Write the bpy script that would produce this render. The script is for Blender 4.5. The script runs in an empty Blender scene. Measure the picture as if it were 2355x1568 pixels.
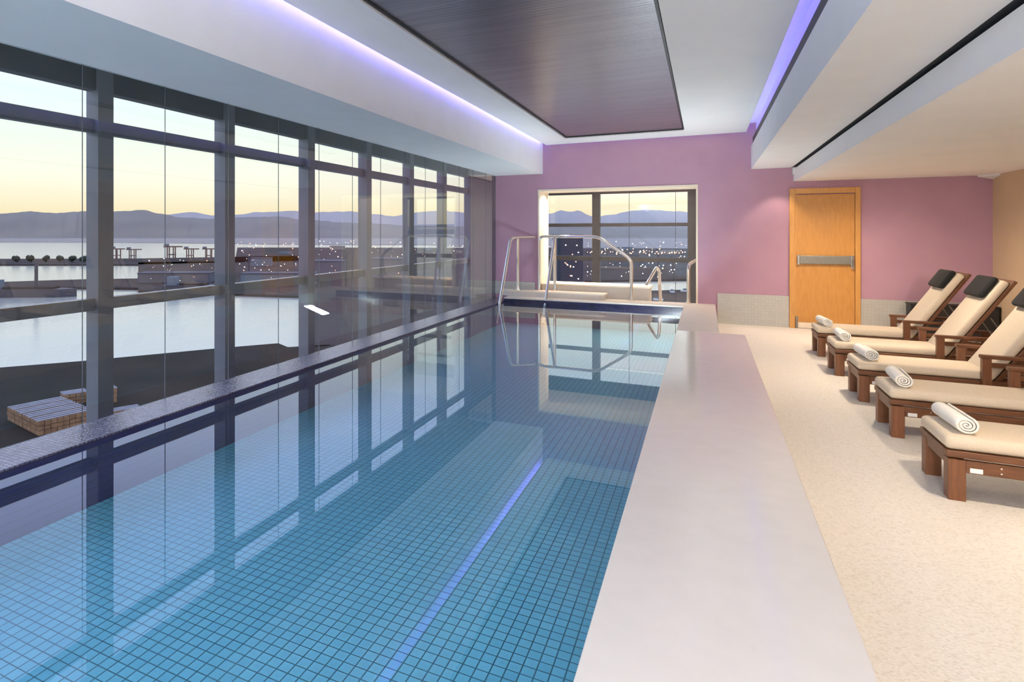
import bpy, bmesh, math, random
from mathutils import Vector, Matrix
random.seed(7)
SC = bpy.context.scene
COL = SC.collection
PI = math.pi

# ---------------------------------------------------------------- camera
F, CX, HY, CAMH = 1423.0, 860.0, 535.0, 1.6
PSI = math.atan(762.0 / F)
cam_d = bpy.data.cameras.new('camera'); cam = bpy.data.objects.new('camera', cam_d); COL.objects.link(cam)
cam.location = (0, 0, CAMH); cam.rotation_euler = (PI / 2, 0, PSI)
cam_d.lens = 36 * F / 2355; cam_d.sensor_width = 36
cam_d.shift_x = (1177.5 - CX) / 2355; cam_d.shift_y = -(784 - HY) / 2355
cam_d.clip_start = 0.05; cam_d.clip_end = 60000
SC.camera = cam
SC.view_settings.view_transform = 'Standard'; SC.view_settings.look = 'None'
SC.view_settings.gamma = 1; SC.view_settings.use_curve_mapping = False
SC.view_settings.exposure = 0.6
SC.cycles.transparent_max_bounces = 32
SC.cycles.max_bounces = 10
SC.cycles.diffuse_bounces = 5
SC.cycles.glossy_bounces = 6
SC.cycles.sample_clamp_indirect = 6

# ---------------------------------------------------------------- sky
W = bpy.data.worlds.new('dawn_sky'); SC.world = W; W.use_nodes = True
nt = W.node_tree; nt.nodes.clear()
wo = nt.nodes.new('ShaderNodeOutputWorld'); bg = nt.nodes.new('ShaderNodeBackground')
tc = nt.nodes.new('ShaderNodeTexCoord'); sx = nt.nodes.new('ShaderNodeSeparateXYZ'); cr = nt.nodes.new('ShaderNodeValToRGB')
nt.links.new(tc.outputs['Generated'], sx.inputs[0]); nt.links.new(sx.outputs['Z'], cr.inputs[0])
nt.links.new(cr.outputs[0], bg.inputs[0]); nt.links.new(bg.outputs[0], wo.inputs[0])
e = cr.color_ramp.elements
e[0].position = 0.0; e[0].color = (0.06, 0.07, 0.09, 1)
e[1].position = 1.0; e[1].color = (0.55, 0.75, 1.5, 1)
for p, c in ((0.004, (0.10, 0.10, 0.12)), (0.012, (1.0, 0.78, 0.45)), (0.030, (1.06, 0.90, 0.60)), (0.055, (1.10, 1.0, 0.76)), (0.085, (1.10, 1.06, 0.90)),
             (0.13, (1.02, 1.06, 0.95)), (0.20, (0.95, 1.08, 1.12)), (0.31, (1.25, 1.45, 2.15)), (0.50, (1.30, 1.50, 2.5)), (0.75, (0.7, 0.9, 1.6))):
    k = e.new(p); k.color = (*c, 1)
bg.inputs[1].default_value = 0.70

# ---------------------------------------------------------------- lamps of the room (warm spots), plus added ceiling fill
def spot(name, loc, to, power, col, size=70, blend=0.8, rad=0.04):
    d = bpy.data.lights.new(name, 'SPOT'); d.energy = power; d.color = col
    d.spot_size = math.radians(size); d.spot_blend = blend; d.shadow_soft_size = rad
    o = bpy.data.objects.new(name, d); COL.objects.link(o); o.location = loc
    o.rotation_euler = (Vector(to) - Vector(loc)).to_track_quat('-Z', 'Y').to_euler()
    return o
WARM = (1.0, 0.82, 0.62); NEUT = (1.0, 0.90, 0.80)
KX, KY = 0.9452, 1.3093                      # plan units -> metres
for y, pw in ((-3.0, 90), (0.6, 95), (4.4, 125), (8.2, 170), (11.2, 170)):
    spot('deck_spot', (1.75, y, 2.45), (2.0, y + .1, 0), pw, WARM, 150, 0.9, 0.10)
spot('door_spot', (1.18, 12.05, 2.66), (0.95, 12.5, 1.0), 24, WARM, 70, 0.6, 0.03)
spot('rear_spot', (0.15, -5.5, 2.45), (2.9, 12.0, 0.7), 1050, (1, .86, .70), 46, 0.7, 0.28)
for y in (-4.6, -2.2):  # unseen area lights, added behind the camera to brighten the ceiling
    d = bpy.data.lights.new('added_uplight', 'AREA'); d.shape = 'RECTANGLE'; d.size = 3.0; d.size_y = 1.6; d.energy = 520; d.color = (.88, .93, 1.0)
    o = bpy.data.objects.new('added_uplight', d); COL.objects.link(o); o.location = (-1.0, y, 2.2); o.rotation_euler = (PI, 0, 0)
for y, pw in ((10.8, 95),):
    d = bpy.data.lights.new('underwater_lamp', 'AREA'); d.shape = 'RECTANGLE'; d.size = .9; d.size_y = .27; d.energy = pw; d.color = (.80, .93, 1.0)
    o = bpy.data.objects.new('underwater_lamp', d); COL.objects.link(o); o.location = (-.35*KX - .03, y, .06)
    o.rotation_euler = Vector((-.5, 0, 1.5)).to_track_quat('-Z', 'X').to_euler()
d = bpy.data.lights.new('spa_lamp', 'AREA'); d.shape = 'RECTANGLE'; d.size = 2.4; d.size_y = .12; d.energy = 75; d.color = WARM
o = bpy.data.objects.new('spa_lamp', d); COL.objects.link(o); o.location = (-1.55, 13.48, 2.8)
spot('reveal_spot', (-2.62, 12.95, 2.425), (-2.95, 12.92, 0.9), 60, WARM, 140, 0.6, 0.018)
spot('reveal_spot', (-1.3, 12.85, 2.425), (-1.6, 12.75, 0.4), 50, WARM, 130, 0.6, 0.018)

# ---------------------------------------------------------------- materials
def mat(name, col, rough=0.5, metal=0.0, spec=0.5, emit=None, es=0.0):
    m = bpy.data.materials.new(name); m.use_nodes = True
    b = m.node_tree.nodes['Principled BSDF']
    b.inputs['Base Color'].default_value = (*col, 1); b.inputs['Roughness'].default_value = rough
    b.inputs['Metallic'].default_value = metal; b.inputs['Specular IOR Level'].default_value = spec
    if emit: b.inputs['Emission Color'].default_value = (*emit, 1); b.inputs['Emission Strength'].default_value = es
    return m
def N(m, t): return m.node_tree.nodes.new(t)
def L(m, a, b): m.node_tree.links.new(a, b)
def B(m): return m.node_tree.nodes['Principled BSDF']
def coords(m, scale=(1, 1, 1), rot=(0, 0, 0)):
    t = N(m, 'ShaderNodeTexCoord'); mp = N(m, 'ShaderNodeMapping')
    mp.inputs['Scale'].default_value = scale; mp.inputs['Rotation'].default_value = rot
    L(m, t.outputs['Object'], mp.inputs[0]); return mp.outputs[0]
def ramp(m, fac, stops):
    r = N(m, 'ShaderNodeValToRGB'); L(m, fac, r.inputs[0]); e = r.color_ramp.elements
    e[0].position, e[0].color = stops[0][0], (*stops[0][1], 1); e[1].position, e[1].color = stops[-1][0], (*stops[-1][1], 1)
    for p, c in stops[1:-1]: k = e.new(p); k.color = (*c, 1)
    return r.outputs[0]
def noise(m, vec, scale, detail=3, rough=.5):
    n = N(m, 'ShaderNodeTexNoise'); n.inputs['Scale'].default_value = scale; n.inputs['Detail'].default_value = detail
    n.inputs['Roughness'].default_value = rough; L(m, vec, n.inputs['Vector']); return n.outputs[0]
def bump(m, h, strength, dist=0.01):
    b = N(m, 'ShaderNodeBump'); b.inputs['Strength'].default_value = strength; b.inputs['Distance'].default_value = dist
    L(m, h, b.inputs['Height']); L(m, b.outputs[0], B(m).inputs['Normal'])
def noisy(name, a, b, scale, rough=.6, stretch=(1, 1, 1), bs=0.0, **kw):
    m = mat(name, a, rough, **kw); n = noise(m, coords(m, stretch), scale, 4)
    L(m, ramp(m, n, ((0.3, a), (0.7, b))), B(m).inputs['Base Color'])
    if bs: bump(m, n, bs)
    return m
def tiles(name, c1, c2, grout, w, h, mortar, rough=.2, rot=(0, 0, 0), bs=.0, jit=None, spec=.5):
    m = mat(name, c1, rough, spec=spec)
    v = coords(m, (1, 1, 1), rot); br = N(m, 'ShaderNodeTexBrick'); br.offset = 0; br.squash = 1
    for k, val in (('Scale', 1), ('Mortar Size', mortar), ('Brick Width', w), ('Row Height', h), ('Mortar Smooth', .1), ('Bias', 0)):
        br.inputs[k].default_value = val
    br.inputs['Color1'].default_value = (*c1, 1); br.inputs['Color2'].default_value = (*c2, 1); br.inputs['Mortar'].default_value = (*grout, 1)
    L(m, v, br.inputs[0]); L(m, br.outputs['Color'], B(m).inputs['Base Color'])
    if bs: bump(m, br.outputs['Fac'], -bs, .003)
    return m
def wood(name, a, b, stretch, rough=.42):
    m = mat(name, a, rough); v = coords(m, stretch)
    n = noise(m, v, 6, 6, .6); L(m, ramp(m, n, ((0.32, a), (0.68, b))), B(m).inputs['Base Color']); bump(m, n, .12); return m

M = {}
M['plaster'] = noisy('white_plaster', (.87, .87, .87), (.90, .90, .90), 3, .75)
M['plaster2'] = noisy('white_ceiling_paint', (.88, .88, .88), (.91, .91, .91), 2, .8)
M['pink'] = noisy('pink_paint', (.44, .25, .34), (.48, .28, .365), 2.2, .7)
M['beige'] = noisy('tan_paint', (.60, .45, .29), (.64, .48, .31), 2.2, .7)
M['cream'] = noisy('cream_paint', (.80, .70, .56), (.84, .75, .62), 3, .6)
M['dado'] = tiles('grey_mosaic_tile', (.46, .45, .42), (.50, .49, .46), (.43, .42, .39), .05, .05, .003, .35, rot=(PI/2, 0, 0))
M['deck'] = mat('cream_pebble_floor', (.78, .70, .58), .55)
m = M['deck']; v = coords(m); vo = N(m, 'ShaderNodeTexVoronoi'); vo.inputs['Scale'].default_value = 95; L(m, v, vo.inputs['Vector'])
vr = N(m, 'ShaderNodeSeparateColor'); L(m, vo.outputs['Color'], vr.inputs[0])
L(m, ramp(m, vr.outputs[0], ((0.0, (.70, .65, .57)), (.3, (.77, .73, .66)), (1, (.82, .78, .71)))), B(m).inputs['Base Color']); bump(m, vo.outputs[0], .12)
M['slab'] = noisy('polished_cream_stone', (.74, .70, .65), (.77, .73, .68), 8, .13)
M['matte_stone'] = noisy('honed_cream_stone', (.62, .57, .50), (.66, .61, .55), 14, .5)
M['pool_tile'] = tiles('blue_pool_tile', (.105, .345, .475), (.13, .385, .515), (.025, .11, .15), .0545, .0545, .0030, .5)
M['navy'] = tiles('navy_pool_tile', (.005, .004, .038), (.009, .007, .055), (.006, .005, .03), .05, .05, .003, .18, rot=(PI/2, 0, 0))
M['navy_side'] = tiles('navy_side_tile', (.020, .016, .07), (.028, .024, .09), (.01, .01, .035), .05, .05, .004, .5, rot=(PI/2, 0, PI/2))
M['ledge'] = tiles('wet_dark_mosaic', (.17, .16, .25), (.32, .31, .42), (.08, .07, .12), .03, .03, .004, .13, spec=1.0); B(M['ledge']).inputs['Metallic'].default_value = .55
n_ = noise(M['ledge'], coords(M['ledge']), 60, 3); bump(M['ledge'], n_, .3, .02)
M['alu'] = noisy('grey_aluminium', (.16, .17, .20), (.18, .19, .22), 6, .45, metal=.25)
M['soffit'] = noisy('grey_white_soffit_paint', (.70, .70, .72), (.74, .74, .76), 3, .75)
M['alu_dark'] = noisy('dark_grey_metal', (.045, .05, .055), (.06, .065, .07), 6, .5)
M['steel'] = mat('polished_steel', (.78, .74, .70), .13, 1.0)
M['steel_plate'] = noisy('brushed_steel', (.20, .19, .165), (.28, .265, .235), 30, .42, metal=.8, stretch=(1, 1, 8))
M['black'] = mat('black_plastic', (.012, .012, .013), .5)
M['black_cloth'] = noisy('black_fabric', (.008, .008, .009), (.014, .014, .015), 60, .9)
M['cushion'] = noisy('sand_cushion_fabric', (.62, .52, .40), (.67, .57, .45), 90, .9, bs=.15)
M['towel'] = noisy('white_terry', (.84, .82, .77), (.90, .88, .83), 160, .95, bs=.3)
M['teak'] = wood('teak_wood', (.095, .032, .010), (.165, .060, .021), (1.2, 9, 9))
M['teak_leg'] = wood('teak_leg_wood', (.11, .037, .011), (.19, .068, .024), (9, 9, 1.2))
M['door'] = wood('honey_door_veneer', (.52, .23, .045), (.60, .28, .06), (5, 5, .9), .4)
M['door_frame'] = wood('honey_frame_wood', (.55, .26, .06), (.66, .33, .085), (7, 7, .8), .4)
M['white_metal'] = mat('white_enamel', (.85, .85, .85), .35)
M['led'] = mat('blue_light_tube', (.1, .1, .4), .5, emit=(.20, .14, 1.0), es=6)
M['led_left'] = mat('blue_violet_light_tube', (.1, .1, .4), .5, emit=(.22, .18, 1.0), es=15)
M['lamp'] = mat('warm_lamp_lens', (.9, .8, .7), .5, emit=(1, .8, .6), es=6)
M['panel'] = mat('dark_gloss_slats', (.22, .205, .225), .3, .85)
m = M['panel']; v = coords(m, (.35, 5, 1), (0, 0, 0)); n = noise(m, v, 2.4, 6, .65)
L(m, ramp(m, n, ((0.3, (.20, .19, .215)), (0.7, (.30, .285, .31)))), B(m).inputs['Base Color'])
v2 = coords(m, (1, 1, 1)); wv = N(m, 'ShaderNodeTexWave'); wv.bands_direction = 'Y'; wv.inputs['Scale'].default_value = 5.5; wv.inputs['Distortion'].default_value = .0
L(m, v2, wv.inputs['Vector']); bump(m, wv.outputs[0], .05, .01)
B(m).inputs['Anisotropic'].default_value = .0

def fresnel_sheet(name, tint, ior, rough, wave=None):
    m = bpy.data.materials.new(name); m.use_nodes = True; t = m.node_tree; t.nodes.clear()
    o = t.nodes.new('ShaderNodeOutputMaterial'); mx = t.nodes.new('ShaderNodeMixShader'); tr = t.nodes.new('ShaderNodeBsdfTransparent')
    gl = t.nodes.new('ShaderNodeBsdfGlossy'); ge = t.nodes.new('ShaderNodeNewGeometry'); dt = t.nodes.new('ShaderNodeVectorMath'); dt.operation = 'DOT_PRODUCT'
    tr.inputs[0].default_value = (*tint, 1); gl.inputs['Roughness'].default_value = rough; gl.inputs['Color'].default_value = (1, 1, 1, 1)
    f0 = ((ior - 1) / (ior + 1)) ** 2
    def mth(op, a, b=None):
        q = t.nodes.new('ShaderNodeMath'); q.operation = op
        for k, v in enumerate((a, b)):
            if v is None: continue
            if isinstance(v, (int, float)): q.inputs[k].default_value = v
            else: t.links.new(v, q.inputs[k])
        return q.outputs[0]
    t.links.new(ge.outputs['Incoming'], dt.inputs[0]); t.links.new(ge.outputs['Normal'], dt.inputs[1])
    c_ = mth('ABSOLUTE', dt.outputs['Value']); fz = mth('ADD', mth('MULTIPLY', mth('POWER', mth('SUBTRACT', 1.0, c_), 5.0), 1 - f0), f0)
    t.links.new(fz, mx.inputs[0]); t.links.new(tr.outputs[0], mx.inputs[1]); t.links.new(gl.outputs[0], mx.inputs[2]); t.links.new(mx.outputs[0], o.inputs[0])
    if wave:
        c = t.nodes.new('ShaderNodeTexCoord'); nn = t.nodes.new('ShaderNodeTexNoise'); nn.inputs['Scale'].default_value = wave[0]
        bb = t.nodes.new('ShaderNodeBump'); bb.inputs['Strength'].default_value = wave[1]; bb.inputs['Distance'].default_value = .01
        t.links.new(c.outputs['Object'], nn.inputs['Vector']); t.links.new(nn.outputs[0], bb.inputs['Height'])
        t.links.new(bb.outputs[0], gl.inputs['Normal'])
    return m
M['glass'] = fresnel_sheet('clear_glass', (.955, .975, .965), 1.5, 0.0)
M['water'] = fresnel_sheet('pool_water', (.90, .98, 1.0), 1.5, 0.004, (1.2, .015))
# outdoors
M['sea'] = mat('harbour_water', (.50, .47, .37), .14)
bump(M['sea'], noise(M['sea'], coords(M['sea'], (1, 1, 1)), .6, 4), .35, .3)
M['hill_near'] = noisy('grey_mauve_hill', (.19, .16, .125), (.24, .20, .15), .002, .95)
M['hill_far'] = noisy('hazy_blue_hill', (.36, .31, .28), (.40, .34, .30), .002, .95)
M['shore'] = noisy('hazy_shore', (.26, .22, .18), (.34, .28, .22), .01, .95)
M['quay'] = noisy('dark_quay', (.020, .017, .012), (.042, .032, .022), .05, .9, spec=.05)
M['dock'] = noisy('dark_dockland', (.045, .036, .032), (.085, .062, .05), .02, .9, spec=.05)
M['bld'] = noisy('dusky_building', (.10, .10, .115), (.14, .13, .14), .1, .9)
M['bld2'] = noisy('blue_grey_shed', (.12, .15, .18), (.17, .19, .21), .1, .9)
M['tower'] = noisy('dark_tower', (.035, .042, .06), (.05, .055, .07), .1, .8)
M['timber'] = noisy('stacked_timber', (.20, .10, .045), (.34, .18, .08), .8, .9)
M['timber_top'] = noisy('pale_timber_cover', (.26, .25, .27), (.40, .38, .40), .3, .8)
M['hull'] = noisy('dark_hull', (.05, .05, .065), (.075, .065, .07), .1, .7)
M['boat'] = mat('white_boat_hull', (.65, .65, .62), .5)
M['crane'] = mat('rust_crane', (.16, .09, .075), .7)
M['tree'] = noisy('dark_foliage', (.02, .03, .02), (.04, .05, .03), .3, .95)
M['light_w'] = mat('city_light_white', (1, 1, 1), .5, emit=(1, .85, .66), es=5)
M['light_o'] = mat('city_light_orange', (1, .6, .4), .5, emit=(1, .42, .20), es=3.2)
M['flood'] = mat('flood_light', (1, 1, 1), .5, emit=(.75, 1, .95), es=6)
M['yard'] = noisy('pale_yard', (.30, .38, .38), (.5, .6, .6), .1, .7)

# ---------------------------------------------------------------- mesh helpers
def new(): return bmesh.new()
def bx(bm, x0, x1, y0, y1, z0, z1, bev=0.0, mi=0):
    vs = [bm.verts.new(p) for p in ((x0,y0,z0),(x1,y0,z0),(x1,y1,z0),(x0,y1,z0),(x0,y0,z1),(x1,y0,z1),(x1,y1,z1),(x0,y1,z1))]
    fs = [bm.faces.new([vs[i] for i in f]) for f in ((3,2,1,0),(4,5,6,7),(0,1,5,4),(1,2,6,5),(2,3,7,6),(3,0,4,7))]
    for f in fs: f.material_index = mi
    if bev:
        ed = {e for f in fs for e in f.edges}
        bmesh.ops.bevel(bm, geom=list(ed), offset=bev, segments=3, affect='EDGES', profile=.5)
    return bm
def pb(bm, x0, x1, y0, y1, z0, z1, bev=0):    # box given in plan units
    return bx(bm, x0*KX, x1*KX, y0*KY, y1*KY, z0, z1, bev)
def build(name, bm, m, parent=None, smooth=False):
    me = bpy.data.meshes.new(name); bmesh.ops.recalc_face_normals(bm, faces=bm.faces); bm.to_mesh(me); bm.free()
    for mm in (m if isinstance(m, (list, tuple)) else [m]): me.materials.append(mm)
    if smooth:
        for p in me.polygons: p.use_smooth = True
        if smooth != 'all': me.set_sharp_from_angle(angle=math.radians(40))
    o = bpy.data.objects.new(name, me); COL.objects.link(o)
    if parent: o.parent = parent
    return o
def struct(o): o['kind'] = 'structure'; return o
def tag(o, label, cat, group=None, kind=None):
    o['label'] = label; o['category'] = cat
    if group: o['group'] = group
    if kind: o['kind'] = kind
    return o
def empty(name, loc=(0, 0, 0), rz=0):
    o = bpy.data.objects.new(name, None); COL.objects.link(o); o.location = loc; o.rotation_euler = (0, 0, rz); o.empty_display_size = .1
    return o
def copy_tree(o, parent=None):
    c = o.copy(); COL.objects.link(c)
    if parent: c.parent = parent
    for ch in list(o.children): copy_tree(ch, c)
    return c
def rounded(pts, r, n=5):
    pts = [Vector(p) for p in pts]; out = [pts[0]]
    for a, b, c in zip(pts, pts[1:], pts[2:]):
        d1 = (a - b); d2 = (c - b); rr = min(r, d1.length * .45, d2.length * .45)
        p1 = b + d1.normalized() * rr; p2 = b + d2.normalized() * rr
        for i in range(n + 1):
            t = i / n; out.append(p1 * (1 - t) ** 2 + b * 2 * t * (1 - t) + p2 * t * t)
    out.append(pts[-1]); return out
def tube(bm, pts, rad, seg=12, r=0.0):
    P = rounded(pts, r) if r else [Vector(p) for p in pts]
    rings = []; up = None
    for i, p in enumerate(P):
        d = (P[min(i+1, len(P)-1)] - P[max(i-1, 0)]).normalized()
        if up is None: up = d.orthogonal().normalized()
        up = (up - d * up.dot(d)).normalized(); s = d.cross(up)
        rings.append([bm.verts.new(p + (up * math.cos(2*PI*k/seg) + s * math.sin(2*PI*k/seg)) * rad) for k in range(seg)])
    for a, b in zip(rings, rings[1:]):
        for k in range(seg): bm.faces.new((a[k], a[(k+1) % seg], b[(k+1) % seg], b[k]))
    bm.faces.new(rings[0][::-1]); bm.faces.new(rings[-1]); return bm
def prism(bm, poly, z0, z1):
    a = [bm.verts.new((x, y, z0)) for x, y in poly]; b = [bm.verts.new((x, y, z1)) for x, y in poly]
    bm.faces.new(a[::-1]); bm.faces.new(b)
    for i in range(len(poly)):
        j = (i + 1) % len(poly); bm.faces.new((a[i], a[j], b[j], b[i]))
    return bm
def at(px, py, Z):                                  # survey helper: world point of a sight line at height Z
    z = F * (CAMH - Z) / (py - HY); xc = (px - CX) / F * z
    return (xc * math.cos(PSI) - z * math.sin(PSI), xc * math.sin(PSI) + z * math.cos(PSI))

Y0, YE, YC = -6.0, 9.58, 12.4                      # plan units: rear, end wall, outer corner
XG, XO = -4.07, -5.1                               # inner glass, outer facade
# ---------------------------------------------------------------- room shell
struct(build('floor', pb(new(), .46, 4.3, Y0, YE, -.15, 0), M['deck']))
bm = pb(new(), -.35, .165, 6.85, YE, -.3, .33); struct(build('trim_1', bm, M['matte_stone']))['label'] = 'honed stone end of pool ledge'
bm = pb(new(), .165, .46, 6.85, YE, -.15, 0); struct(build('floor_strip', bm, M['deck']))
bm = bx(new(), -.35*KX, .46*KX, Y0*KY, 6.85*KY, -.3, .33, .006); struct(build('pool_ledge', bm, M['slab']))
bm = pb(new(), -3.70, -.35, 9.12, 9.60, -.3, .33); bm2 = bm; struct(build('pool_end_coping', bm, M['matte_stone']))
bm = bx(new(), -3.70*KX, -.35*KX, 9.12*KY-.012, 9.12*KY-.001, -.17, .305); struct(build('pool_end_face', bm, M['navy']))
bm = pb(new(), -3.70, -.35, Y0, 9.12, -.35, -.16); struct(build('pool_floor', bm, M['pool_tile']))
bm = pb(new(), XG, -3.70, Y0, YE, -.6, .262); struct(build('infinity_ledge', bm, M['ledge']))
bm = bx(new(), -3.70*KX, -3.70*KX+.012, Y0*KY, 9.12*KY-.013, -.16, .25); struct(build('pool_side_face', bm, M['navy_side']))
bm = new(); x0, x1, y0, y1 = -3.70*KX+.012, -.35*KX, Y0*KY, 9.12*KY-.012
vs = [bm.verts.new(p) for p in ((x0,y0,.234),(x1,y0,.234),(x1,y1,.234),(x0,y1,.234))]; bm.faces.new(vs)
struct(build('pool_water', bm, M['water']))
# end wall with the spa opening
bm = pb(new(), XG, -3.143, YE, 10.2, -.6, 3.6); pb(bm, -.124, 4.3, YE, 10.2, -.15, 3.6); pb(bm, -3.143, -.124, YE, 10.2, 2.467, 3.6)
struct(build('wall_end', bm, M['pink']))
bm = bx(new(), -3.143*KX, -3.143*KX+.03, YE*KY-.012, 10.2*KY, -.12, 2.467); bx(bm, -.124*KX-.03, -.124*KX, YE*KY-.012, 10.2*KY, -.12, 2.467)
bx(bm, -3.143*KX+.03, -.124*KX-.03, YE*KY-.012, 10.2*KY, 2.437, 2.467); struct(build('trim_2', bm, M['cream']))
struct(build('wall_right', pb(new(), 4.015, 4.3, Y0, YE, 0, 3.6), M['beige']))
struct(build('wall_rear', pb(new(), XO, 4.3, Y0-.2, Y0, -.6, 3.7), M['plaster']))
bm = bx(new(), .20*KX, 1.322*KX, YE*KY-.02, YE*KY-.001, 0, .53); bx(bm, 2.34*KX, 4.01*KX, YE*KY-.02, YE*KY-.001, 0, .53)
bx(bm, XG*KX, -3.2*KX, YE*KY-.02, YE*KY-.001, .34, .60)
struct(build('baseboard_end', bm, M['dado']))
# spa room
struct(build('floor_spa', pb(new(), -5.0, .3, 9.62, YC-.05, -.3, -.12), M['matte_stone']))
struct(build('ceiling_spa', pb(new(), -5.0, .3, 10.2, YC-.05, 2.9, 3.1), M['cream']))
struct(build('wall_spa', pb(new(), -.12, .3, 10.2, YC, -.12, 2.9), M['plaster']))
bm = pb(new(), XG-.08, XG, YE, 10.2, -.6, 3.6); struct(build('wall_spa_left', bm, M['alu_dark']))
# ceilings
struct(build('ceiling_soffit_left', pb(new(), XG-.02, -3.04, Y0, YE, 2.78, 3.7), M['plaster']))
struct(build('ceiling_slab', pb(new(), -3.04, 4.3, Y0, YE, 3.5, 3.7), M['plaster']))
bm = pb(new(), -2.95, -2.40, Y0, YE-.06, 3.34, 3.40); pb(bm, -.33, .66, Y0, YE-.06, 3.34, 3.40); pb(bm, -2.40, -.33, 8.95, YE-.06, 3.34, 3.40)
struct(build('ceiling', bm, M['plaster2']))
bm = pb(new(), .74, 1.36, Y0, YE, 2.70, 3.10); struct(build('ceiling_beam', bm, M['plaster']))
bm = pb(new(), .742, 1.36, Y0, YE-.3, 3.10, 3.20); struct(build('trim_3', bm, M['black']))
bm = pb(new(), .82, 1.36, Y0, YE, 3.21, 3.5); struct(build('ceiling_upstand', bm, M['plaster']))
bm = pb(new(), 1.385, 4.02, Y0, YE, 2.463, 2.668); struct(build('ceiling_right', bm, M['plaster2']))
bm = pb(new(), 1.47, 4.02, Y0, YE, 2.668, 2.72); struct(build('trim_4', bm, M['alu_dark']))
bm = pb(new(), 1.36, 1.47, Y0, YE, 2.71, 2.73); struct(build('trim_5', bm, M['alu_dark']))
# dark glossy ceiling panel
bm = pb(new(), -2.36, -.36, Y0, 8.88, 3.352, 3.365); o = tag(build('ceiling_panel', bm, M['panel']), 'long dark glossy slatted ceiling panel above the pool', 'ceiling panel')
fr = new(); pb(fr, -2.385, -2.36, Y0, 8.90, 3.335, 3.40); pb(fr, -.36, -.335, Y0, 8.90, 3.335, 3.40); pb(fr, -2.36, -.36, 8.88, 8.90, 3.335, 3.40)
build('panel_frame', fr, M['black'], o)
bm = pb(new(), -2.50, -2.40, Y0, 9.05, 3.325, 3.34); pb(bm, -2.40, -.36, 8.92, 9.05, 3.325, 3.34); struct(build('trim_6', bm, M['white_metal']))
# blue light strips lying out of sight on top of the raft
for nm, b, lb in (('left', (-2.935, -2.91, Y0, 9.4), 'blue light strip in the gap beside the left soffit'),
                  ('right', (.60, .625, Y0, 9.4), 'blue light strip in the cove beside the ceiling beam'),
                  ('end', (-2.9, .6, 9.40, 9.42), 'blue light strip in the gap before the pink wall')):
    tag(build('light_strip', pb(new(), *b, 3.41, 3.425), M['led_left' if nm == 'left' else 'led']), lb, 'light')
# small fittings
def fitting(loc, lb, w=.05):
    o = empty('spot_fitting', loc); build('housing', bx(new(), -w, w, -.09, .09, -.05, .06, .008), M['white_metal'], o)
    tag(o, lb, 'light fitting'); return o
fitting((1.335, YE*KY-.10, 2.63), 'small white fitting at the far end of the ceiling slot')
bm = new(); a = [bm.verts.new(p) for p in ((3.62, 12.52, 2.463), (3.79, 12.52, 2.463), (3.79, 12.25, 2.463), (3.79, 12.52, 2.40), (3.62, 12.52, 2.44), (3.79, 12.25, 2.44))]
bm.faces.new((a[0], a[1], a[2])); bm.faces.new((a[3], a[4], a[5])); bm.faces.new((a[0], a[4], a[3], a[1])); bm.faces.new((a[1], a[3], a[5], a[2])); bm.faces.new((a[0], a[2], a[5], a[4]))
tag(build('corner_light', bm, M['white_metal']), 'small white wedge fitting in the ceiling corner above the loungers', 'light fitting')

# ---------------------------------------------------------------- windows
w1 = struct(empty('window_1', (XG*KX, 0, .262)))
def local(o, parent):
    o.parent = parent; o.matrix_parent_inverse = Matrix.Translation(parent.location).inverted(); return o
y = 2.182 - .575 * 14
while y < YE - .05:
    ya, yb = max(y, Y0), min(y + .575, YE)
    if yb > ya + .05:
        local(build('pane', bx(new(), XG*KX-.006, XG*KX+.006, ya*KY+.003, yb*KY-.003, .262, 2.78), M['glass']), w1)
        local(build('joint', bx(new(), XG*KX-.0035, XG*KX+.0035, yb*KY-.0014, yb*KY+.0014, .262, 2.78), M['alu']), w1)
    y += .575
w2 = struct(empty('window_2', (XO*KX, 0, -.6)))
XI = XO + .13
ys = [2.84 + 1.27 * k for k in range(-7, 7)]
for yy in ys:
    local(build('column', pb(new(), XO-.14, XO+.03, yy, yy+.125, -1.2, 3.4), M['alu']), w2)
for a, b in zip([Y0] + [q + .125 for q in ys if q > Y0], [q for q in ys if q > Y0]):
    if b - a < .1: continue
    local(build('transom', pb(new(), XO-.11, XO-.03, a, b, 2.503, 2.623), M['alu']), w2)
    r = local(build('rail', pb(new(), XO-.11, XO-.02, a, b, .90, .995), M['alu']), w2)
    local(build('rail_cap', pb(new(), XO-.11, XO-.01, a, b, .995, 1.007), M['steel_plate']), w2)
local(build('header', pb(new(), XO-.12, XO+.0, Y0, YC, 2.88, 3.6), M['alu_dark']), w2)
local(build('spandrel', pb(new(), XO-.12, XO+.0, Y0, YC, -1.2, -.45), M['alu_dark']), w2)
struct(build('wall_corner', pb(new(), XO-.12, XO, 10.585, YC, -.45, 2.88), M['alu']))
struct(build('floor_gap', pb(new(), XO, XG, Y0, YC, -.62, -.45), M['alu_dark']))
struct(build('ceiling_gap', pb(new(), XO, XG, Y0, YC, 3.3, 3.4), M['alu_dark']))
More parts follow.
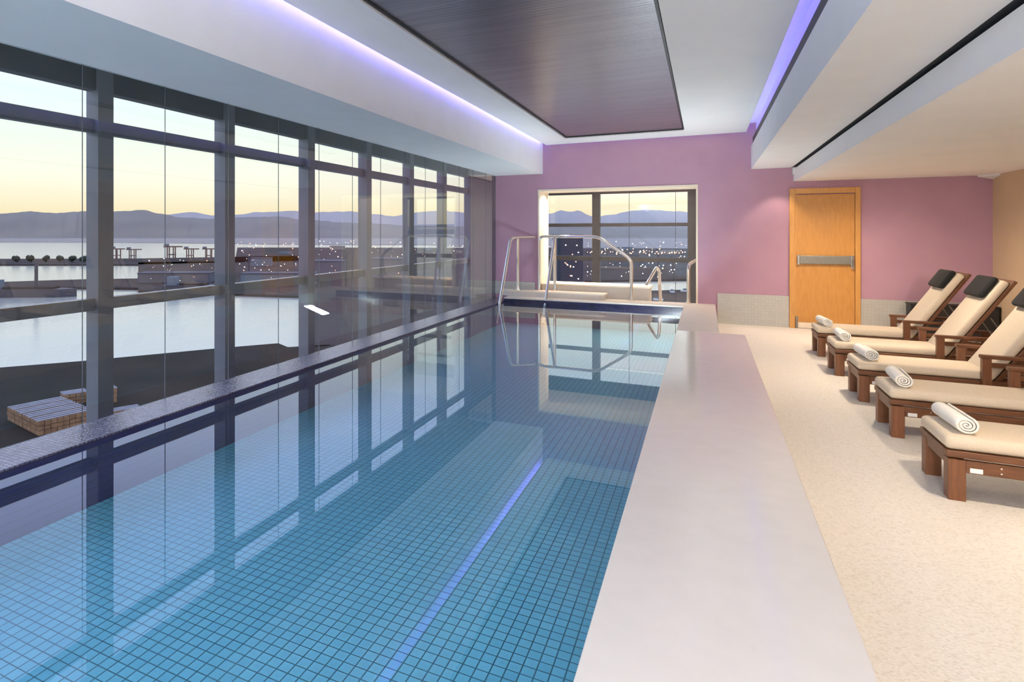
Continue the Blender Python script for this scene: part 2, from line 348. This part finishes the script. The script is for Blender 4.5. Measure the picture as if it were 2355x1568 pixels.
# spa end window
w3 = struct(empty('window_3', (-2.3, YC*KY, -.12)))
for xa, xb in ((-5.1, -4.9), (-2.63, -2.44), (-.385, -.20)):
    local(build('column', bx(new(), xa*KX, xb*KX, YC*KY-.08, YC*KY+.08, -.4, 2.62), M['alu_dark']), w3)
for xa, xb in ((-4.9, -2.63), (-2.44, -.385)):
    local(build('transom', bx(new(), xa*KX, xb*KX, YC*KY-.05, YC*KY+.05, 1.75, 1.835), M['alu_dark']), w3)
    local(build('rail', bx(new(), xa*KX, xb*KX, YC*KY-.05, YC*KY+.05, .90, 1.01), M['alu_dark']), w3)
    local(build('pane', bx(new(), xa*KX, xb*KX, YC*KY-.006, YC*KY+.006, -.3, 1.75), M['glass']), w3)
    local(build('pane', bx(new(), xa*KX, xb*KX, YC*KY-.006, YC*KY+.006, 1.835, 2.56), M['glass']), w3)
local(build('header', bx(new(), -4.9*KX, .3*KX, YC*KY-.06, YC*KY+.06, 2.56, 2.9), M['alu_dark']), w3)
local(build('joint', bx(new(), -1.735*KX, -1.725*KX, YC*KY-.012, YC*KY+.012, -.3, 2.56), M['alu_dark']), w3)
local(build('joint', bx(new(), -.66*KX, -.65*KX, YC*KY-.012, YC*KY+.012, -.3, 2.56), M['alu_dark']), w3)

# ---------------------------------------------------------------- spa surround, step
sp = empty('spa_tub', (-2.0, 9.66*KY, -.12))
build('surround', bx(new(), (-3.09*KX+2.0), (-.98*KX+2.0), 0, .62, 0, .67, .012), M['matte_stone'], sp)
build('rim', bx(new(), (-3.09*KX+2.0), (-.96*KX+2.0), -.02, .66, .67, .70, .006), M['cream'], sp)
tag(sp, 'cream stone spa surround behind the pool end rails', 'spa tub')
st = empty('stone_step', (-2.8*KX, 9.45*KY, .33))
poly = [(-1.02, .16), (-1.02, .02), (-.9, -.10), (-.75, -.13), (.9, -.13), (.98, -.09), (1.0, .0), (1.0, .16)]
build('tread', prism(new(), poly, .095, .12), M['cream'], st); build('riser', prism(new(), [(x*.985, y*.985) for x, y in poly], 0, .095), M['matte_stone'], st)
tag(st, 'low cream stone step on the pool end coping', 'step')

# ---------------------------------------------------------------- handrails
def P(X, Y, Z): return (X*KX, Y*KY, Z)
def rail(label, main, posts, feet, rad=.029, r=.12):
    o = empty('handrail', main[0]); base = Vector(main[0])
    build('rail_tube', tube(new(), [Vector(p)-base for p in main], rad, 14, r), M['steel'], o, smooth=True)
    for a, b in posts: build('post', tube(new(), [Vector(a)-base, Vector(b)-base], rad*.95, 12), M['steel'], o, smooth=True)
    for f in feet:
        fb = new(); q = Vector(f)-base; tube(fb, [q, q+Vector((0, 0, .012))], rad*2.1, 16); tube(fb, [q+Vector((0, 0, .012)), q+Vector((0, 0, .03))], rad*1.35, 16)
        build('foot_flange', fb, M['steel'], o, smooth=True)
    tag(o, label, 'handrail'); return o
rail('steel handrail rising from the water beside the glass, fixed to the pink wall', [P(-3.655, 8.65, -.10), P(-3.60, 9.25, 1.51), P(-3.215, YE-.012, 1.51)],
     [(P(-3.49, 9.36, 1.50), P(-3.49, 9.36, .46))], [P(-3.49, 9.36, .452)])
rail('bent steel guard rail before the spa opening, one leg leaning into the water', [P(-3.10, 9.53, .33), P(-3.10, 9.53, 1.525), P(-1.915, 9.53, 1.525), P(-1.29, 9.53, 1.10), P(-1.29, 9.53, .33)],
     [(P(-2.775, 9.53, 1.52), P(-2.775, 9.53, .452)), (P(-2.87, 9.02, -.10), P(-2.775, 9.53, 1.52))], [P(-1.29, 9.53, .33)], r=.11)
rail('small bent steel rail inside the spa room right of the tub', [P(-1.07, 9.98, .58), P(-.885, 10.1, .93), P(-.84, 10.1, .86), P(-.79, 10.1, -.12)], [], [P(-.79, 10.1, -.12)], r=.05)
rail('short steel rail curving to the right edge of the spa opening', [P(-.285, 9.52, .33), P(-.285, 9.52, 1.03), P(-.15, 9.75, 1.10)], [], [P(-.285, 9.52, .33)], r=.12)

# ---------------------------------------------------------------- door
d = struct(empty('door_1', (1.83*KX, YE*KY, 0)))
dx0, dx1 = (1.324-1.83)*KX, (2.337-1.83)*KX
fb = new(); bx(fb, dx0, dx0+.075, -.05, -.001, 0, 2.34, .004); bx(fb, dx1-.07, dx1, -.05, -.001, 0, 2.34, .004); bx(fb, dx0+.075, dx1-.07, -.05, -.001, 2.25, 2.34, .004)
bx(fb, dx0+.075, dx0+.10, -.03, -.001, 0, 2.25); build('frame', fb, M['door_frame'], d)
lf = build('leaf', bx(new(), dx0+.10, dx1-.075, -.028, -.001, .10, 2.235, .003), M['door'], d)
build('kick_plate', bx(new(), dx0+.10, dx1-.075, -.034, -.001, .008, .10, .002), M['cream'], d)
pb_ = build('push_bar', bx(new(), dx0+.14, dx1-.11, -.075, -.045, 1.08, 1.22, .008), M['steel_plate'], d)
for a, b, z0 in ((dx0+.105, dx0+.145, 1.07), (dx1-.13, dx1-.085, 1.02)):
    build('end_cap', bx(new(), a, b, -.085, -.028, z0, 1.23, .008), M['steel'], pb_)
build('floor_latch', bx(new(), dx0+.085, dx0+.115, -.07, -.03, 0, .20, .006), M['steel_plate'], d)

# dark planter box against end wall
pbx = empty('low_box', (3.46*KX, YE*KY-.20, 0)); bb = new(); bx(bb, -.50, .50, -.13, .13, 0, .50, .006); build('body', bb, M['black'], pbx)
lb = new(); bx(lb, -.51, .51, -.14, .14, .50, .515, .003); build('lid', lb, M['black'], pbx)
tag(pbx, 'low black box against the end wall behind the farthest lounger', 'box')

# ---------------------------------------------------------------- loungers
WD = .52
def make_lounger():
    t = empty('sun_lounger')
    h = WD / 2
    for nm, sgn in (('near', -1), ('far', 1)):
        for x in (0.0, 1.62):
            ya = sgn*h; yb = sgn*(h-.085)
            build('leg', bx(new(), x, x+.082, min(ya, yb), max(ya, yb), 0, .247, .004), M['teak_leg'], t)
    f = new()
    for s in (-1, 1):
        ya = s*h; yb = s*(h-.03); bx(f, .082, 1.62, min(ya, yb)+.001, max(ya, yb)-.001, .172, .247, .003)
    bx(f, .005, .03, -h+.086, h-.086, .20, .247, .002); bx(f, 1.67, 1.70, -h+.086, h-.086, .172, .247)
    fr = build('frame', f, M['teak'], t)
    f = new()
    for s in (-1, 1):
        ya = s*(h+.004); yb = s*(h-.045); bx(f, -.008, 1.72, min(ya, yb), max(ya, yb), .257, .296, .004)
    bx(f, -.008, .05, -h+.046, h-.046, .257, .296, .003)
    n = 9
    for i in range(n): bx(f, .10+i*.095, .165+i*.095, -h+.046, h-.046, .268, .290, .002)
    build('slat_bed', f, M['teak'], t)
    for z in (.225, .195): build('bolt', tube(new(), [(.235, -h-.004, z), (.235, -h+.004, z)], .005, 10), M['steel'], t)
    build('maker_plate', bx(new(), .098, .155, -h-.002, -h+.002, .178, .205), M['white_metal'], t)
    c = new(); bx(c, -.012, .96, -h+.006, h-.006, .297, .382, .032); build('seat_cushion', c, M['cushion'], t, smooth='all')
    # backrest, hinged at x=.93
    R = Matrix.Translation((.94, 0, .30)) @ Matrix.Rotation(-math.radians(58), 4, 'Y')
    def rb(bm): bm.transform(R); return bm
    f = new()
    for s in (-1, 1): bx(f, 0, .97, s*(h-.03)-.018, s*(h-.03)+.018, -.045, -.012, .003)
    bx(f, .93, .97, -h+.05, h-.05, -.045, -.012, .003)
    for i in range(8): bx(f, .06+i*.11, .12+i*.11, -h+.05, h-.05, -.035, -.016, .002)
    build('backrest', rb(f), M['teak'], t)
    c = new(); bx(c, .0, .93, -h+.008, h-.008, -.01, .072, .030); bc = build('back_cushion', rb(c), M['cushion'], t, smooth='all')
    c = new(); bx(c, .68, .925, -h+.02, h-.05, .074, .135, .028); hp = build('head_pillow', rb(c), M['black_cloth'], t, smooth='all')
    for s in (-1, 1):
        b_ = new(); y = s*(h-.06); tube(b_, [(1.30, y, .72), (1.56, y, .28)], .008, 8); build('prop', b_, M['steel_plate'], t, smooth=True)
    # arm rests outside the cushion
    for s in (-1, 1):
        a = new(); y0, y1 = sorted((s*(h+.004), s*(h+.075)))
        bx(a, .84, 1.46, y0, y1, .50, .53, .006); ar = build('armrest', a, M['teak'], t)
        for x in (.85, 1.38):
            q = new(); bx(q, x, x+.06, y0+.006, y1-.006, .175, .50, .003); build('arm_post', q, M['teak_leg'], ar)
        q = new(); bx(q, .91, 1.38, y0+.02, y1-.02, .425, .465, .003); build('arm_rail', q, M['teak'], ar)
    return t
LX = 1.285
cy = [5.16, 6.44, 7.60, 8.80, 10.02]
names = ['wooden sun lounger nearest the camera, cut off by the frame', 'second wooden lounger from the front, its backrest out of frame', 'middle wooden lounger, half its black head pillow in frame',
         'wooden lounger with black head pillow, fourth from the front', 'farthest wooden lounger with black head pillow before the low black box']
first = make_lounger(); lo = []
for i in range(5):
    t = first if i == 0 else copy_tree(first)
    t.location = (LX, cy[i], 0); tag(t, names[i], 'sun lounger', 'row of sun loungers on the pale deck'); lo.append(t)
# rolled towels
def make_towel(Lh=.205, R=.058):
    bm = new(); turns = 3.2; n = 90; prof = []
    for i in range(n + 1):
        a = i / n * turns * 2*PI; r = .006 + (R - .006) * i / n
        prof.append((r, a))
    th = .0115
    out = [((r+.0)*math.cos(a), (r)*math.sin(a)) for r, a in prof]; inn = [((max(r-th, .001))*math.cos(a), (max(r-th, .001))*math.sin(a)) for r, a in prof]
    seg = [-Lh, -Lh*.96, -Lh*.5, 0, Lh*.5, Lh*.96, Lh]; sc = [.93, 1, 1.0, 1.015, 1.0, 1, .93]
    G = [[[bm.verts.new((x*s*1.12, y, z*s*.97)) for x, z in ring] for ring in (out, inn)] for y, s in zip(seg, sc)]
    for a, b in zip(G, G[1:]):
        for k in range(n):
            bm.faces.new((a[0][k], a[0][k+1], b[0][k+1], b[0][k])); bm.faces.new((a[1][k+1], a[1][k], b[1][k], b[1][k+1]))
        bm.faces.new((a[0][n], a[1][n], b[1][n], b[0][n])); bm.faces.new((a[1][0], a[0][0], b[0][0], b[1][0]))
    for g in (G[0], G[-1]):
        for k in range(n): bm.faces.new((g[0][k], g[1][k], g[1][k+1], g[0][k+1]))
    return build('rolled_towel', bm, M['towel'], None, smooth='all')
tw = ['rolled white towel on the nearest lounger', 'rolled white towel on the second lounger from the front', 'rolled white towel on the middle lounger',
      'rolled white towel on the fourth lounger from the front', 'rolled white towel on the farthest lounger']
tw0 = make_towel()
for i in range(5):
    t = tw0 if i == 0 else tw0.copy()
    if i: COL.objects.link(t)
    t.location = (LX + .095, cy[i] + (-.005 if i % 2 else .01), .382 + .0575); t.rotation_euler = (0, .4 + i*.1, math.radians([2, -3, 3, -1, 4][i]))
    tag(t, tw[i], 'towel', 'rolled towels on the loungers')

# ---------------------------------------------------------------- harbour outside
SEA, LAND = -38.4, -36.9
bm = new(); vs = [bm.verts.new(p) for p in ((-9000, -3000, SEA), (3000, -3000, SEA), (6000, 14000, SEA), (-12000, 14000, SEA))]; bm.faces.new(vs)
o = struct(build('sea', bm, M['sea']))
def ground(name, pts, m, z1=LAND, z0=SEA-1):
    return struct(build(name, prism(new(), [at(px, py, z1) for px, py in pts], z0, z1), m))
ground('near_quay', [(-900, 930), (0, 845), (200, 829), (263, 823), (497, 801), (640, 789), (662, 798), (760, 792), (760, 1600), (-900, 1900)], M['quay'])
ground('dockland', [(318, 668), (318, 603), (540, 600), (546, 569), (690, 569), (1263, 570), (1700, 572), (1700, 640), (1345, 645), (1345, 690), (1180, 760), (690, 800), (690, 680)], M['dock'])
ground('breakwater', [(-400, 608), (-400, 596), (318, 594), (690, 588), (690, 600), (318, 608)], M['dock'])
ground('pier', [(-300, 668), (-300, 650), (0, 648), (190, 642), (318, 640), (318, 662), (150, 660)], M['dock'])
ground('marina_quay', [(1345, 664), (1480, 656), (1500, 668), (1640, 664), (1640, 720), (1345, 720)], M['dock'], SEA+.6)
ground('far_shore', [(-500, 556), (-500, 546), (700, 546), (1700, 546), (1700, 571.5), (1263, 569.5), (1100, 568.5), (1000, 563), (690, 562), (260, 557)], M['shore'])
# hills: ridge profiles given as a survey of the skyline
def ridge(name, prof, dist, m, depth):
    bm = new(); pts = []
    full = []
    for (a, ya), (b, yb) in zip(prof, prof[1:]):
        n = max(2, int((b - a) / 8))
        for k in range(n): t = k/n; s = t*t*(3-2*t); full.append((a+(b-a)*t, ya+(yb-ya)*s + random.uniform(-.8, .8)))
    full.append(prof[-1])
    rows = []
    for px, py in full:
        dx = (px - CX)/F; dirv = Vector((dx*math.cos(PSI) - math.sin(PSI), dx*math.sin(PSI) + math.cos(PSI), 0))
        z = dist; top = CAMH + (HY - py)/F*z
        b0 = dirv*(z - depth); t0 = dirv*z; bk = dirv*(z+depth)
        mid = dirv*(z - depth*.45); 
        rows.append([bm.verts.new((b0.x, b0.y, SEA)), bm.verts.new((mid.x, mid.y, SEA + (top-SEA)*random.uniform(.50, .62))), bm.verts.new((t0.x, t0.y, top)), bm.verts.new((bk.x, bk.y, SEA))])
    for a, b in zip(rows, rows[1:]):
        for k in range(3): bm.faces.new((a[k], b[k], b[k+1], a[k+1]))
    return struct(build(name, bm, m, smooth='all'))
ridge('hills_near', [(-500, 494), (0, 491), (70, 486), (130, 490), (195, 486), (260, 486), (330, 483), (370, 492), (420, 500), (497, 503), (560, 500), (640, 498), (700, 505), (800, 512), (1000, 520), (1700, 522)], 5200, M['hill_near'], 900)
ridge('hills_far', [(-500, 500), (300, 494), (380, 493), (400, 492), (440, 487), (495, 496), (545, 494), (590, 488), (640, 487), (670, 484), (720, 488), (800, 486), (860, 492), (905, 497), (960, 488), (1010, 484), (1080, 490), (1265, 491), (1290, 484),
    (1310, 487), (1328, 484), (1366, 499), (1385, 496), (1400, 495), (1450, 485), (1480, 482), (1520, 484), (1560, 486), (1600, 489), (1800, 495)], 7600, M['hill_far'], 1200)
# containers cranes
def crane(px, py, h, label):
    x, y = at(px, py, LAND); t = empty('harbour_crane', (x, y, LAND), random.uniform(-.2, .2) + PSI)
    s = h / 40
    f = new()
    for a in (-7*s, 7*s):
        for b in (-8*s, 8*s): bx(f, a-1.2*s, a+1.2*s, b-1.2*s, b+1.2*s, 0, 30*s)
    bx(f, -8*s, 8*s, -9*s, -7*s, 12*s, 14*s); bx(f, -8*s, 8*s, 7*s, 9*s, 12*s, 14*s); build('tower_frame', f, M['crane'], t)
    f = new(); bx(f, -18*s, 26*s, -2*s, 2*s, 30*s, 33*s); build('boom', f, M['crane'], t)
    f = new(); bx(f, -16*s, -6*s, -4*s, 4*s, 33*s, 38*s); build('machine_house', f, M['bld2'], t)
    tag(t, label, 'crane', 'cranes along the breakwater')
for px, h, lb in ((268, 20, 'leftmost small crane on the breakwater'), (305, 19, 'second small crane from the left on the breakwater'), (394, 24, 'third crane on the breakwater, left of the middle'),
                  (437, 20, 'fourth small crane on the breakwater'), (480, 20, 'rightmost small crane on the breakwater beside the second column')):
    crane(px, 598, h, lb)
# ships at the pier
def ship(px, py, Ln, wd, h, rz, label, deck=True, mast=False):
    x, y = at(px, py, SEA); t = empty('moored_ship', (x, y, SEA), rz)
    hull = [(-Ln/2, -wd/2), (Ln*.36, -wd/2), (Ln/2, 0), (Ln*.36, wd/2), (-Ln/2, wd/2)]
    build('hull', prism(new(), hull, -.5, h), M['hull'], t)
    f = new(); bx(f, -Ln*.42, -Ln*.25, -wd*.35, wd*.35, h, h*2.1); build('bridge', f, M['bld2'], t)
    f = new(); bx(f, -Ln*.2, Ln*.3, -wd*.36, wd*.36, h, h*1.25); build('hatches', f, M['dock'], t)
    if mast: build('mast', tube(new(), [(Ln*.1, 0, h), (Ln*.1, 0, h*4.2)], 1.1, 8), M['hull'], t)
    tag(t, label, 'ship')
ship(60, 682, 62, 12, 5.0, PSI+.05, 'dark moored ship with tall mast at the left edge of the harbour', mast=True)
ship(440, 672, 36, 11, 5, PSI, 'dark ship moored against the dock between the second and third columns')
# timber stacks
def stack(px, py, Ln, wd, h, rz, label, rows=6):
    x, y = at(px, py, LAND) if py > 800 else (px, py)
    t = empty('timber_stack', (x, y, LAND), rz)
    f = new(); n = max(4, int(Ln/1.1)); w = Ln/n
    for i in range(n):
        for k in range(3):
            j = random.uniform(-.15, .15); bx(f, -Ln/2+i*w+.05, -Ln/2+(i+1)*w-.05, -wd/2+j, wd/2+j, k*h/3+.05, (k+1)*h/3-.06)
    build('packs', f, M['timber'], t)
    f = new(); nn = max(3, int(wd/.95))
    for i in range(nn): bx(f, -Ln/2-.1, Ln/2+.1, -wd/2+(i+.2)*wd/nn, -wd/2+(i+.6)*wd/nn, h, h+.12)
    build('covers', f, M['timber_top'], t); tag(t, label, 'timber stack', 'timber stacks on the near quay')
c0 = Vector(at(88, 1003, LAND)); v = (Vector(at(0, 957, LAND)) - c0).normalized(); u = Vector((v.y, -v.x)); Lu = 10.5
for k, lb in enumerate(('rightmost of the near row', 'second from the right in the near row', 'third from the right in the near row', 'at the left frame edge')):
    q = c0 + u*Lu/2 + v*(1.9 + 4.0*k); stack(q.x, q.y, Lu, 3.7, 2.7, math.atan2(u.y, u.x), 'brown timber stack with pale striped top, ' + lb)
stack(170, 925, 5, 4, 2.4, 1.15, 'grey timber stack behind the three brown ones')
stack(238, 925, 5, 3.5, 3.2, 1.15, 'tall grey timber stack behind the first window column')
stack(285, 955, 6, 3, 1.5, 1.15, 'low timber stack just right of the first column')
# buildings
RECT = []
def building(px, py, w, dp, h, m, label, lit=0, z=LAND, group=None, roof=True):
    x, y = at(px, py, z); t = empty('building', (x, y, z), PSI + random.uniform(-.15, .15)); RECT.append((x, y, max(w, dp) * .8 + 4))
    build('walls', bx(new(), -w/2, w/2, 0, dp, 0, h), m, t)
    if roof: build('roof', bx(new(), -w/2-.4, w/2+.4, -.4, dp+.4, h, h+.6), M['tower'], t)
    for i in range(lit):
        a = random.uniform(-w*.42, w*.38); b = random.uniform(h*.15, h*.85); s = min(w*.05, h*.04, .7)
        build('lit_window', bx(new(), a, a+s, -.2, 0.0, b, b+s*.8), random.choice([M['light_w'], M['light_w'], M['light_o']]), t)
    tag(t, label, 'building', group); return t
building(1312, 662, 17, 20, 36.5, M['tower'], 'tall dark tower block seen through the left end window', 14)
building(745, 640, 34, 30, 14, M['bld'], 'long dark dock building right of the third bay', 6)
building(885, 640, 30, 30, 16, M['bld'], 'dark dock building seen in the fifth bay', 5)
building(600, 612, 24, 16, 9, M['bld2'], 'green grey dock shed with lights in the third bay', 6)
building(640, 655, 55, 20, 8, M['bld2'], 'low grey green shed along the dock edge in the third bay', 3)
building(400, 650, 55, 20, 7, M['bld'], 'low dark shed on the dock in the second bay', 4)
for i, lb in enumerate(('left part of the third bay', 'right part of the third bay', 'fourth bay', 'fifth bay', 'sixth bay', 'seventh bay', 'left spa window pane', 'middle of the spa window', 'right part of the spa window')):
    px = (565, 655, 775, 895, 985, 1056, 1350, 1440, 1545)[i]; py = (578, 584, 574, 580, 576, 582, 580, 574, 584)[i]; dist = 38.5*F/(py-HY)
    w = (26, 30, 34, 22, 18, 14, 24, 36, 40)[i]*dist/F; building(px, py, w, w*.5, (7, 5, 9, 8, 6, 7, 8, 6, 9)[i]*dist/F, [M['bld'], M['bld2'], M['shore']][i % 3], 'hazy low dockland building far off in the ' + lb, 2, group='hazy buildings of the far dockland', roof=False)
# masts (church spire / pylon) and trees
for px, py, h, lb in ((572, 630, 16, 'slim dark mast rising above the dock sheds'), (935, 610, 30, 'tall thin mast in the sixth bay')):
    x, y = at(px, py, LAND); t = empty('lattice_mast', (x, y, LAND)); build('pole', tube(new(), [(0, 0, 0), (0, 0, h)], .8, 8), M['tower'], t)
    f = new(); bx(f, -4, 4, -.5, .5, h*.7, h*.74); bx(f, -2.5, 2.5, -.5, .5, h*.85, h*.88); build('cross_arms', f, M['tower'], t); tag(t, lb, 'mast')
for i, (px, lb) in enumerate(((38, 'leftmost'), (72, 'second from the left'), (106, 'third from the left'), (138, 'fourth from the left'), (166, 'fifth from the left'), (193, 'rightmost'))):
    x, y = at(px, 603, LAND); t = empty('tree', (x, y, LAND)); f = new()
    for k in range(7): bmesh.ops.create_icosphere(f, subdivisions=1, radius=random.uniform(2.6, 3.8), matrix=Matrix.Translation((random.uniform(-3.6, 3.6), random.uniform(-2, 2), random.uniform(4, 6.5))))
    build('crown', f, M['tree'], t); build('trunk', bx(new(), -.6, .6, -.6, .6, 0, 5), M['tree'], t)
    tag(t, 'dark low tree on the breakwater, %s in the first bay' % lb, 'tree', 'trees on the breakwater')
# marina boats
for i, lb in enumerate(('leftmost', 'second from the left', 'third from the left', 'third from the right', 'second from the right', 'rightmost')):
    px = 1410 + i*34 + random.uniform(-5, 5); py = random.uniform(670, 692)
    x, y = at(px, py, SEA+.6); t = empty('moored_boat', (x, y, SEA+.6), random.uniform(0, 3)); Ln = random.uniform(4, 7)
    build('hull', prism(new(), [(-Ln/2, -1.1), (Ln*.25, -1.1), (Ln/2, 0), (Ln*.25, 1.1), (-Ln/2, 1.1)], 0, 1.1), M['boat'], t)
    build('cabin', bx(new(), -Ln*.25, Ln*.1, -.7, .7, 1.1, 2.0), M['bld2'], t)
    tag(t, 'small pale boat in the marina beyond the spa window, %s' % lb, 'boat', 'boats in the marina')
# lights of the city: too many to count
bmw, bmo = new(), new()
def dot(bm, px, py, z, s):
    x, y = at(px, py, z); dd = math.hypot(x, y); r = s*dd/F
    if any(math.hypot(x-a, y-b) < c + r for a, b, c in RECT): return
    bmesh.ops.create_icosphere(bm, subdivisions=1, radius=r, matrix=Matrix.Translation((x, y, z+r+.5)))
for i in range(210):
    a = random.random(); px = random.uniform(545, 1610); py = random.choice([random.gauss(563, 6), random.gauss(572, 8), random.gauss(590, 12)])
    if py < 552: py = 556
    if 1283 < px < 1342: continue
    dot(bmw if a < .55 else bmo, px, py, LAND + 5, random.uniform(.5, 1.25))
for i in range(60):
    px = random.gauss(1530, 34) if i % 2 else random.gauss(1440, 50)
    dot(bmo, px, random.gauss(582, 2.5), LAND + 3, random.uniform(.7, 1.5))
for i in range(46):
    px = random.uniform(318, 690); dot(bmw if i % 3 else bmo, px, random.gauss(618, 12), LAND+3, random.uniform(.4, 1.2))
for i in range(40):
    px = random.uniform(1350, 1600); dot(bmw, px, random.uniform(605, 640), LAND+3, random.uniform(.5, 1.3))
tag(build('city_lights', bmw, M['light_w']), 'scattered white lights of the far city across the harbour', 'city lights', kind='stuff')
tag(build('street_lights', bmo, M['light_o']), 'scattered orange lights of the far docks and streets', 'street lights', kind='stuff')
